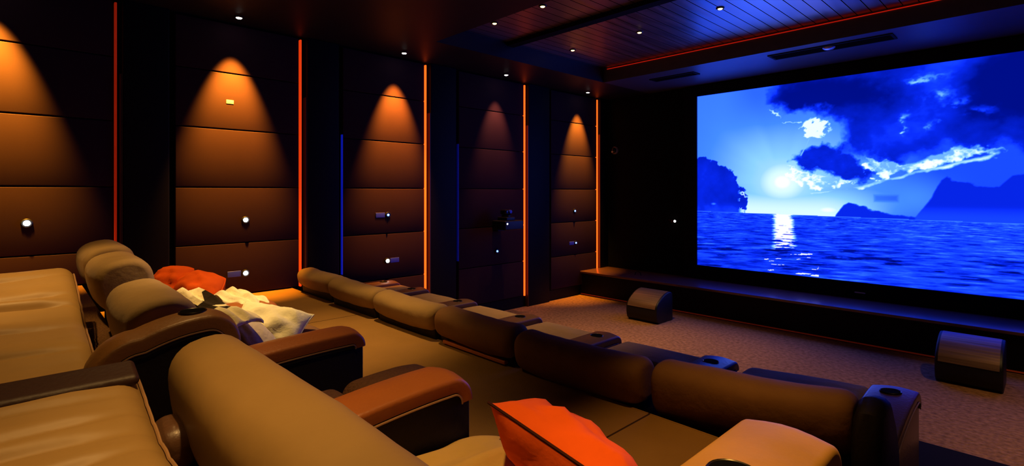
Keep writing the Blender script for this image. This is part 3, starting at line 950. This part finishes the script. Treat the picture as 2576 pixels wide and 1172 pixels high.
def make_head(t, x0, x1, yc, zt, dy, dz, r, m, droop=0.02, tilt=0.0, name='headrest', seed=0, wr=0.006, sag=0.0, er=0.07, pw=2.7):
    """padded headrest: a soft superellipse profile along x with rounded ends"""
    w = x1 - x0
    xc = (x0 + x1) / 2
    mb = MB()
    xs_ = [(er * (1 - math.cos(math.pi / 2 * k / 6)), 0.30 + 0.70 * math.sin(math.pi / 2 * k / 6)) for k in range(7)]
    xs_[0] = (0.0, 0.30)
    st = [(-w / 2 + a, b) for a, b in xs_]
    nm = 16
    st += [(-w / 2 + er + (w - 2 * er) * k / nm, 1.0) for k in range(1, nm)]
    st += [(-p, b) for p, b in reversed(st[:7])]
    npf = 32
    for x, sc_ in st:
        u = x / (w / 2)
        ins = (1 - sc_) * er
        for k in range(npf):
            a = 2 * math.pi * k / npf
            cx_, sx_ = math.cos(a), math.sin(a)
            y = math.copysign(abs(cx_) ** (2 / pw), cx_) * (dy / 2 - ins)
            z = math.copysign(abs(sx_) ** (2 / pw), sx_) * (dz / 2 - ins)
            if z < 0:
                z *= 1 + droop * 2 / dz * (1 - u * u)
            else:
                z -= sag * (1 - u * u) * z / (dz / 2)
            y *= 1 + 0.08 * (1 - u * u)
            d = nz(x * 3 + seed * 9, y * 4, z * 4 + seed) * wr + nz(x * 9 + seed, y * 9, z * 9) * wr * 0.4
            z += d
            y += d
            ca_, sa_ = math.cos(tilt), math.sin(tilt)
            mb.v.append((x + xc, y * ca_ - z * sa_ + yc, y * sa_ + z * ca_ + zt - dz / 2))
    for i in range(len(st) - 1):
        for k in range(npf):
            k2 = (k + 1) % npf
            mb.f.append((i * npf + k, i * npf + k2, (i + 1) * npf + k2, (i + 1) * npf + k))
    mb.f.append(tuple(range(npf)))
    mb.f.append(tuple((len(st) - 1) * npf + k for k in range(npf)))
    return mb.build(name, m, t, angle=70)


ROW1 = 'recliners of the front row'
ROW2 = 'recliners of the second row'


def back_body(t, x0, x1, prof, m=None, name='backrest', bev=0.04):
    return MB().prism(prof, x0, x1, bev).build(name, m or M['dark_leather'], t)


def seat_pad(t, x0, x1, y0, y1, z0, z1, m, name, r=0.06, crown=0.015, seed=0, wr=0.006):
    xc, yc, zc = (x0 + x1) / 2, (y0 + y1) / 2, (z0 + z1) / 2
    w, d = x1 - x0, y1 - y0

    def fn(p):
        q = Vector(p)
        if p.z > 0:
            q.z += crown * (1 - (2 * p.x / w) ** 2) * (1 - (2 * p.y / d) ** 2)
            q.z += nz(p.x * 4 + seed, p.y * 7, seed) * wr
        return q + Vector((xc, yc, zc))
    return MB().rbox((w, d, z1 - z0), r, 5, fn, 10).build(name, m, t)


# --- front row: six recliners seen from behind
bounds = [(-6.55, -5.60, 2.63, 0), (-5.60, -4.59, 2.60, 0), (-4.59, -3.57, 2.60, 0), (-3.57, -2.62, 2.60, 0), (-2.62, -1.62, 2.63, 0.06), (-1.60, -0.58, 2.82, 0.24)]
rl = ['front row recliner at the far left end by the wall', 'second front row recliner from the left wall', 'third front row recliner from the left, under the orange strip',
      'fourth front row recliner from the left, with brown headrest', 'front row recliner with dark headrest behind the bronze floor speaker', 'front row recliner at the right end with wide brown headrest']
for i, ((xa, xb, yc, shear), lab) in enumerate(zip(bounds, rl)):
    t = thing('recliner', lab, 'recliner', ((xa + xb) / 2, yc, Z1), 0, ROW1)
    w = xb - xa
    h = w / 2 - 0.012
    hm = M['suede'] if i < 3 else M['suede_brown']
    dz = [0.20, 0.20, 0.21, 0.23, 0.27, 0.31][i]
    zt = [0.90, 0.895, 0.89, 0.895, 0.88, 0.885][i]
    dk = M['dark_leather']
    make_head(t, -h, h - (0.06 if i == 5 else 0), 0.0, zt, 0.24, dz, 0.115, hm, 0.03, R(8), seed=i, sag=0.022)
    back_body(t, -h + 0.02, h - 0.02, [(0.16, 0.02), (0.03, 0.05), (0.0, 0.30), (-0.06, 0.70), (0.04, 0.80), (0.14, 0.74), (0.26, 0.40), (0.30, 0.02)])
    aw = 0.22
    xl = -h + (aw if i == 0 else 0.0) + 0.012
    xr = h - aw - 0.012
    seat_pad(t, xl, xr, 0.30, 0.80, 0.30, 0.535, M['suede'], 'seat', seed=i)
    seat_pad(t, xl, xr, 0.81, 1.26, 0.38, 0.555, M['suede'], 'footrest', seed=i + 9)
    MB().bbox(xl + 0.03, xr - 0.03, 0.36, 1.0, 0.01, 0.32, 0.02).build('base', dk, t)
    last = i == 5
    make_arm(t, h - aw, h, 0.32, 1.24, 0.01, 0.58, 0.10 if last else 0.06, 0.08, 0.14 if last else 0.0, 1.04, M['arm_brown'], body=M['arm_brown'] if last else None)
    if i == 0:
        make_arm(t, -h, -h + aw, 0.32, 1.24, 0.01, 0.58, 0.06, 0.08, 0.0, 1.04, M['arm_brown'])
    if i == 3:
        MB().bbox(-h + 0.1, h - 0.08, -0.085, -0.04, 0.612, 0.637, 0.005).build('back_glint', M['orange_glint'], t)  # added bar that draws a line of reflected light on the back
    if i == 5:
        back_body(t, h - 0.055, h + 0.06, [(-0.10, 0.02), (-0.16, 0.35), (-0.17, 0.70), (-0.12, 0.83), (-0.02, 0.88), (0.08, 0.86), (0.19, 0.74), (0.28, 0.58), (0.30, 0.42), (0.22, 0.2), (0.2, 0.02)], name='side_wing', bev=0.05)
    if shear:      # the row bends towards the screen at this end
        for o in list(t.children_recursive):
            for v in o.data.vertices:
                v.co.y += shear * v.co.x

# --- second row
D2 = M['dark_leather']


def row2_chair(label, x0, x1, ztop, yb, hm, armL=None, armR=None, seat_m=None, dz=0.30, foot=True, seat_top=1.27, ylen=1.42, tilt=10, sag=0.012, midarm=None):
    t = thing('recliner', label, 'recliner', (0, 0, 0), 0, ROW2)
    make_head(t, x0 + 0.012, x1 - 0.012, yb, ztop, 0.29, dz, 0.135, hm, 0.03, R(tilt), seed=int(x0 * 7) % 11, sag=sag, er=0.055)
    back_body(t, x0 + 0.03, x1 - 0.03, [(yb + 0.02, 1.225), (yb - 0.04, ztop - 0.28), (yb - 0.03, ztop - 0.12), (yb + 0.1, ztop - 0.12), (yb + 0.18, ztop - 0.3), (0.72, 1.2), (0.72, Z2 + 0.02), (0.49, Z2 + 0.02), (0.49, 1.225)])
    spans = [(x0, x1)] if not midarm else [(x0, midarm[0]), (midarm[1], x1)]
    for n_, (a, b) in enumerate(spans):
        if n_ == 1:
            seat_top -= 0.13
        seat_pad(t, a + 0.02, b - 0.02, 0.70, 1.06, Z2 + 0.18, seat_top, seat_m or M['suede_brown'], 'seat', seed=a)
        if foot:
            seat_pad(t, a + 0.02, b - 0.02, 1.065, ylen, seat_top - 0.16, seat_top + 0.005, seat_m or M['suede_brown'], 'footrest', seed=a + 5, crown=0.03)
        MB().bbox(a + 0.05, b - 0.05, 0.73, 1.2, Z2 + 0.005, seat_top - 0.17, 0.02).build('base', D2, t)
    return t


cA = row2_chair('second row recliner at the far left, topmost tan headrest', -5.21, -4.53, 1.775, 0.47, M['suede'])
make_arm(cA, -5.42, -5.23, 0.66, 1.25, Z2 + 0.01, 1.40, 0.07, 0.1)
cB = row2_chair('second row recliner behind the orange cushions', -4.50, -3.81, 1.745, 0.47, M['suede'])
make_arm(cB, -3.79, -3.60, 0.70, 1.27, Z2 + 0.01, 1.40, 0.07, 0.1)
cC = row2_chair('second row recliner covered with cream throws', -3.575, -2.76, 1.665, 0.49, M['suede'], dz=0.33)
make_arm(cC, -2.73, -2.545, 0.20, 0.72, Z2 + 0.01, 1.60, 0.12, 0.16, 0.05, 0.56, M['arm_tan'], name='raised_arm', notch=(0.5, Z3 + 0.01))
make_arm(cC, -2.73, -2.545, 0.735, 1.335, Z2 + 0.01, 1.40, 0.07, 0.03, 0.02)

t = row2_chair('wide double recliner in the near foreground with one long tan headrest', -2.30, -0.60, 1.60, 0.55, M['tan_leather'], dz=0.42, seat_m=M['seat_brown'], midarm=(-1.85, -1.64), seat_top=1.27, ylen=1.5)
cD = t
MB().rbox((0.22, 0.14, 0.16), 0.068, 6, lambda p: p + Vector((-2.10, 0.388, Z3 + 0.085))).build('arm_bolster', M['arm_brown'], cD)
make_arm(cD, -1.84, -1.65, 0.80, 1.34, Z2 + 0.01, 1.395, 0.09, 0.06, 0.02, pad=M['arm_leather'])
make_arm(cD, -0.57, -0.37, 0.80, 1.47, Z2 + 0.01, 1.53, 0.07, 0.1, 0.0, 1.1, pad=M['honey'])

# --- rear row loungers at the left edge of the frame
def lounger(label, xf, xn, zfar, zmid, znear, seed, arm_m, yfront=0.285, ylen=1.15, armw=0.22, folds=(), roll=None):
    t = thing('lounger', label, 'lounger', (0, 0, 0), 0, 'loungers of the rear row')
    # padded surface from far arm roll down to the seat
    L = xn - xf
    nxn, nyn = 280, 44
    m = MB()
    y0 = yfront - ylen

    def ztop(x):
        s = (x - xf) / L
        a = max(0.0, 1 - (x - xf) / armw)
        a = a - 0.10 * math.sin(math.pi * a)
        return zmid + (zfar - zmid) * a + (znear - zmid) * s

    prof = []
    rad = 0.085
    for i in range(nxn + 1):
        x = xf + L * i / nxn
        ex = min(1.0, min(i, nxn - i) / 14.0)
        dipx = (1 - math.sqrt(max(0, 1 - (1 - ex) ** 2))) * 0.06
        zt = ztop(x) - dipx
        row = []
        for j in range(nyn + 1):
            s = j / nyn
            y = y0 + (ylen - rad) * s
            wr = 0.0
            edge = min(1.0, max(0.0, (ylen - rad - (y - y0)) / 0.10))
            for fx, dp, sl in folds:      # soft creases running front to back
                q = x - fx - sl * (y - yfront) - 0.05 * nz(y * 2.2, fx * 3, seed)
                fade = min(1, max(0.15, 0.5 + nz(y * 1.3, fx * 5, seed + 4)))
                wr += dp * 1.3 * (0.3 + 0.7 * edge) * fade * (0.6 * math.exp(-((q + 0.06) / 0.06) ** 2) - 0.9 * math.exp(-(q / 0.020) ** 2))
            wr += 0.020 * nz(x * 2.6 + seed, y * 1.1, seed)
            wr += 0.004 * nz(x * 14 + seed, y * 2.5, seed)
            row.append((x, y, zt + wr))
        # rolled front edge
        last = row[-1]
        for k in range(1, 9):
            a = math.pi / 2 * k / 8
            row.append((x, y0 + ylen - rad + rad * math.sin(a), last[2] - rad + rad * math.cos(a)))
        row.append((x, yfront - 0.01, max(Z3 + 0.06, last[2] - rad - 0.12)))
        row.append((x, yfront - 0.04, Z3 + 0.05))
        row.append((x, y0, Z3 + 0.05))
        prof.append(row)
    nr = len(prof[0])
    for row in prof:
        m.v += row
    for i in range(nxn):
        for j in range(nr):
            j2 = (j + 1) % nr
            m.f.append((i * nr + j, i * nr + j2, (i + 1) * nr + j2, (i + 1) * nr + j))
    m.f.append(tuple(range(nr)))
    m.f.append(tuple(nxn * nr + j for j in range(nr)))
    m.build('seat_cushion', M['tan_leather'], t, angle=70)
    MB().box(xf + 0.06, xn - 0.06, y0 + 0.05, yfront - 0.08, Z3 + 0.001, Z3 + 0.049).build('base', D2, t)
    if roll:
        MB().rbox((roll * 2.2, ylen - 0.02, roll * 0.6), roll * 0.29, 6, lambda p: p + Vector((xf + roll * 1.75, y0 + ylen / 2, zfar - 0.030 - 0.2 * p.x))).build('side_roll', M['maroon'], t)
    pts = [(p[0], y0 + ylen - rad * 0.05, p[2] - rad * 0.6) for p in (row[nyn] for row in prof)]
    pts = [(a, b + 0.004, c) for a, b, c in pts[2:-2]]
    MB().tube(pts, 0.005, 6).build('piping', M['piping'], t)
    return t


lo1 = lounger('wide tan rear row lounger at the left edge of the frame', -4.86, -2.76, 1.645, 1.33, 1.30, 1.0, None, armw=1.7, folds=[(-4.62, 0.028, 0.02), (-4.33, 0.045, -0.12), (-4.12, 0.03, 0.06), (-3.82, 0.035, -0.05), (-3.45, 0.02, 0.03)])
lo2 = lounger('nearest tan rear row lounger in the bottom left corner', -2.24, -0.75, 1.575, 1.475, 1.47, 4.0, None, yfront=0.30, armw=0.5, folds=[(-2.02, 0.02, 0.05), (-1.93, 0.03, -0.10), (-1.80, 0.03, 0.12), (-1.68, 0.025, -0.04), (-1.5, 0.025, 0.08)], roll=0.06)


# ------------------------------------------------------------------ pillows and throws
def pillow(name, label, loc, size, th, rot, m, group=None, seam=None, seed=0, n=26, pinch=0.08, cat='cushion', rnd=0.0, pe=(2.6, 0.55)):
    mb = MB()
    w, h = size
    rm = rot if isinstance(rot, Matrix) else Matrix.Rotation(rot[2], 3, 'Z') @ Matrix.Rotation(rot[1], 3, 'Y') @ Matrix.Rotation(rot[0], 3, 'X')

    def pt(u, v, s):
        e = max(0, (1 - abs(u) ** pe[0])) ** pe[1] * max(0, (1 - abs(v) ** pe[0])) ** pe[1]
        x = u * w / 2 * (1 - pinch * (1 - v * v) * abs(u))
        y = v * h / 2 * (1 - pinch * (1 - u * u) * abs(v))
        x *= math.sqrt(1 - rnd * v * v / 2)
        y *= math.sqrt(1 - rnd * u * u / 2)
        z = s * th / 2 * e
        z += e * nz(u * 2.4 + seed, v * 2.4, s + seed) * th * 0.16 + e * nz(u * 6 + seed, v * 6, s) * th * 0.06
        return rm @ Vector((x, y, z))
    for s in (1, -1):
        o = len(mb.v)
        for i in range(n + 1):
            for j in range(n + 1):
                u = math.sin(math.pi / 2 * (2 * i / n - 1)); v = math.sin(math.pi / 2 * (2 * j / n - 1))
                mb.v.append(tuple(pt(u, v, s)))
        for i in range(n):
            for j in range(n):
                a = o + i * (n + 1) + j
                f = (a, a + n + 1, a + n + 2, a + 1)
                mb.f.append(f if s > 0 else f[::-1])
    me_o = mb.build('cover', m, None, None, angle=75)
    bm = bmesh.new(); bm.from_mesh(me_o.data)
    bmesh.ops.remove_doubles(bm, verts=bm.verts, dist=0.0005)
    bmesh.ops.recalc_face_normals(bm, faces=bm.faces)
    bm.to_mesh(me_o.data); bm.free()
    t = thing(name, label, cat, loc, 0, group)
    me_o.parent = t
    edge = []
    for k in range(4):
        for i in range(16):
            q = -1 + 2 * i / 16
            u, v = [(q, -1), (1, q), (-q, 1), (-1, -q)][k]
            edge.append(pt(u, v, 1))
    MB().tube(edge, 0.005, 6, True).build('piping', seam or m, t)
    return t


OG = 'orange cushions on the second row'
def frame_from(ex, ey):
    ex = Vector(ex).normalized()
    ez = ex.cross(Vector(ey)).normalized()
    ey = ez.cross(ex)
    return Matrix((ex, ey, ez)).transposed()


pillow('cushion', 'large orange cushion lying tilted on the double recliner in the foreground', (-1.10, 1.31, 1.275), (0.62, 0.32), 0.26, frame_from((0.47, 0.06, -0.12), (-0.56, 0.68, -0.47)), M['orange'], OG, M['seam_dark'], 3, rnd=0.35, pinch=0.02, pe=(2.0, 0.75))
pillow('cushion', 'orange cushion leaning at the back of the far left recliner', (-4.50, 0.82, 1.46), (0.32, 0.30), 0.22, frame_from((0.75, 0.55, 0.05), (-0.35, 0.3, 0.75)), M['orange'], OG, None, 5, rnd=0.6, pinch=0.0)
pillow('cushion', 'orange cushion lying in front of the other orange cushion', (-4.30, 0.95, 1.435), (0.34, 0.29), 0.24, frame_from((0.75, 0.6, -0.1), (-0.4, 0.5, 0.65)), M['orange'], OG, None, 8, rnd=0.6, pinch=0.0)
pillow('cushion', 'cream square cushion on the footrest behind the second armrest', (-3.20, 1.07, 1.36), (0.42, 0.30), 0.18, frame_from((0.62, 0.75, -0.20), (-0.6, 0.5, 0.45)), M['cream'], None, None, 9)


def throw(name, label, path, width, m, seed=0, th=0.02, amp=0.025, xskew=0.0):
    """blanket swept along a (x, y, z) path, width across x"""
    mb = MB()
    n = 40; k = 22
    P = [Vector(p) for p in path]
    seg = [0]
    for a, b in zip(P[:-1], P[1:]):
        seg.append(seg[-1] + (b - a).length)
    tot = seg[-1]

    def at(s):
        d = s * tot
        for i in range(len(P) - 1):
            if d <= seg[i + 1] + 1e-9:
                f = (d - seg[i]) / (seg[i + 1] - seg[i])
                p0 = P[max(0, i - 1)]; p1 = P[i]; p2 = P[i + 1]; p3 = P[min(len(P) - 1, i + 2)]
                return 0.5 * ((2 * p1) + (p2 - p0) * f + (2 * p0 - 5 * p1 + 4 * p2 - p3) * f * f + (3 * p1 - p0 - 3 * p2 + p3) * f ** 3)
        return P[-1]
    top = []
    thick = []
    for i in range(n + 1):
        s = i / n
        c = at(s)
        d = (at(min(1, s + 0.02)) - at(max(0, s - 0.02))).normalized()
        ax = Vector((-d.y, d.x, 0))
        if ax.length < 0.2:
            ax = Vector((1, 0, 0))
        ax.normalize()
        row = []
        for j in range(k + 1):
            q = 2 * j / k - 1
            wv = width * (1 + 0.18 * nz(s * 4, seed, q))
            p = c + ax * q * wv / 2
            fold = amp * nz(q * 3.5 + seed, s * 2.5, seed) + amp * 0.7 * math.sin(q * 9 + seed + 3 * s) * 0.6
            en = min(1.0, s * 5, (1 - s) * 5)
            eq = min(1.0, (1 - abs(q)) * 4)
            p.z += (fold + amp * 0.4) * en
            p.z -= 0.03 * q ** 4
            thick.append(th * (0.25 + 0.75 * min(en, 0.3 + 0.7 * eq)))
            row.append(p)
        top.append(row)
    N = (n + 1) * (k + 1)
    for row in top:
        mb.v += [tuple(p) for p in row]
    mb.v += [(p.x, p.y, p.z - h_) for p, h_ in zip([p for row in top for p in row], thick)]
    W = k + 1
    for i in range(n):
        for j in range(k):
            a = i * W + j
            mb.f.append((a, a + 1, a + W + 1, a + W))
            mb.f.append((N + a, N + a + W, N + a + W + 1, N + a + 1))
    for i in range(n):
        for j in (0, k):
            a = i * W + j
            mb.f.append((a, a + W, N + a + W, N + a))
    for j in range(k):
        for i in (0, n):
            a = i * W + j
            mb.f.append((a, a + 1, N + a + 1, N + a))
    c = P[0]
    o = mb.build(name, m, None, tuple(c), angle=80)
    return tag(o, label, 'throw', 'throws and blankets on the recliners')


throw('throw_blanket', 'cream throw with dark marks bunched on the seat behind the raised arm', [(-3.42, 0.64, 1.58), (-3.28, 0.68, 1.55), (-3.05, 0.77, 1.52), (-2.90, 0.86, 1.48)], 0.25, M['cream_patch'], 2, 0.06, 0.05)
throw('throw_blanket', 'pale fleece throw draped beyond the cream throw', [(-4.14, 1.06, 1.42), (-4.0, 1.09, 1.44), (-3.84, 1.12, 1.42), (-3.70, 1.14, 1.43), (-3.56, 1.16, 1.38)], 0.20, M['cream'], 6, 0.05, 0.03)
throw('throw_blanket', 'black and white patterned throw hanging beside the raised arm front', [(-3.22, 0.82, 1.49), (-3.10, 0.89, 1.46), (-3.02, 0.94, 1.40), (-2.95, 0.98, 1.32)], 0.19, M['patch'], 9, 0.03, 0.006)
throw('throw_blanket', 'golden tan throw spread on the seat beside the large orange cushion', [(-1.38, 0.74, 1.185), (-1.38, 0.95, 1.175), (-1.37, 1.15, 1.175), (-1.36, 1.32, 1.17), (-1.35, 1.46, 1.12), (-1.35, 1.53, 1.02)], 0.50, M['gold_throw'], 11, 0.02, 0.03)
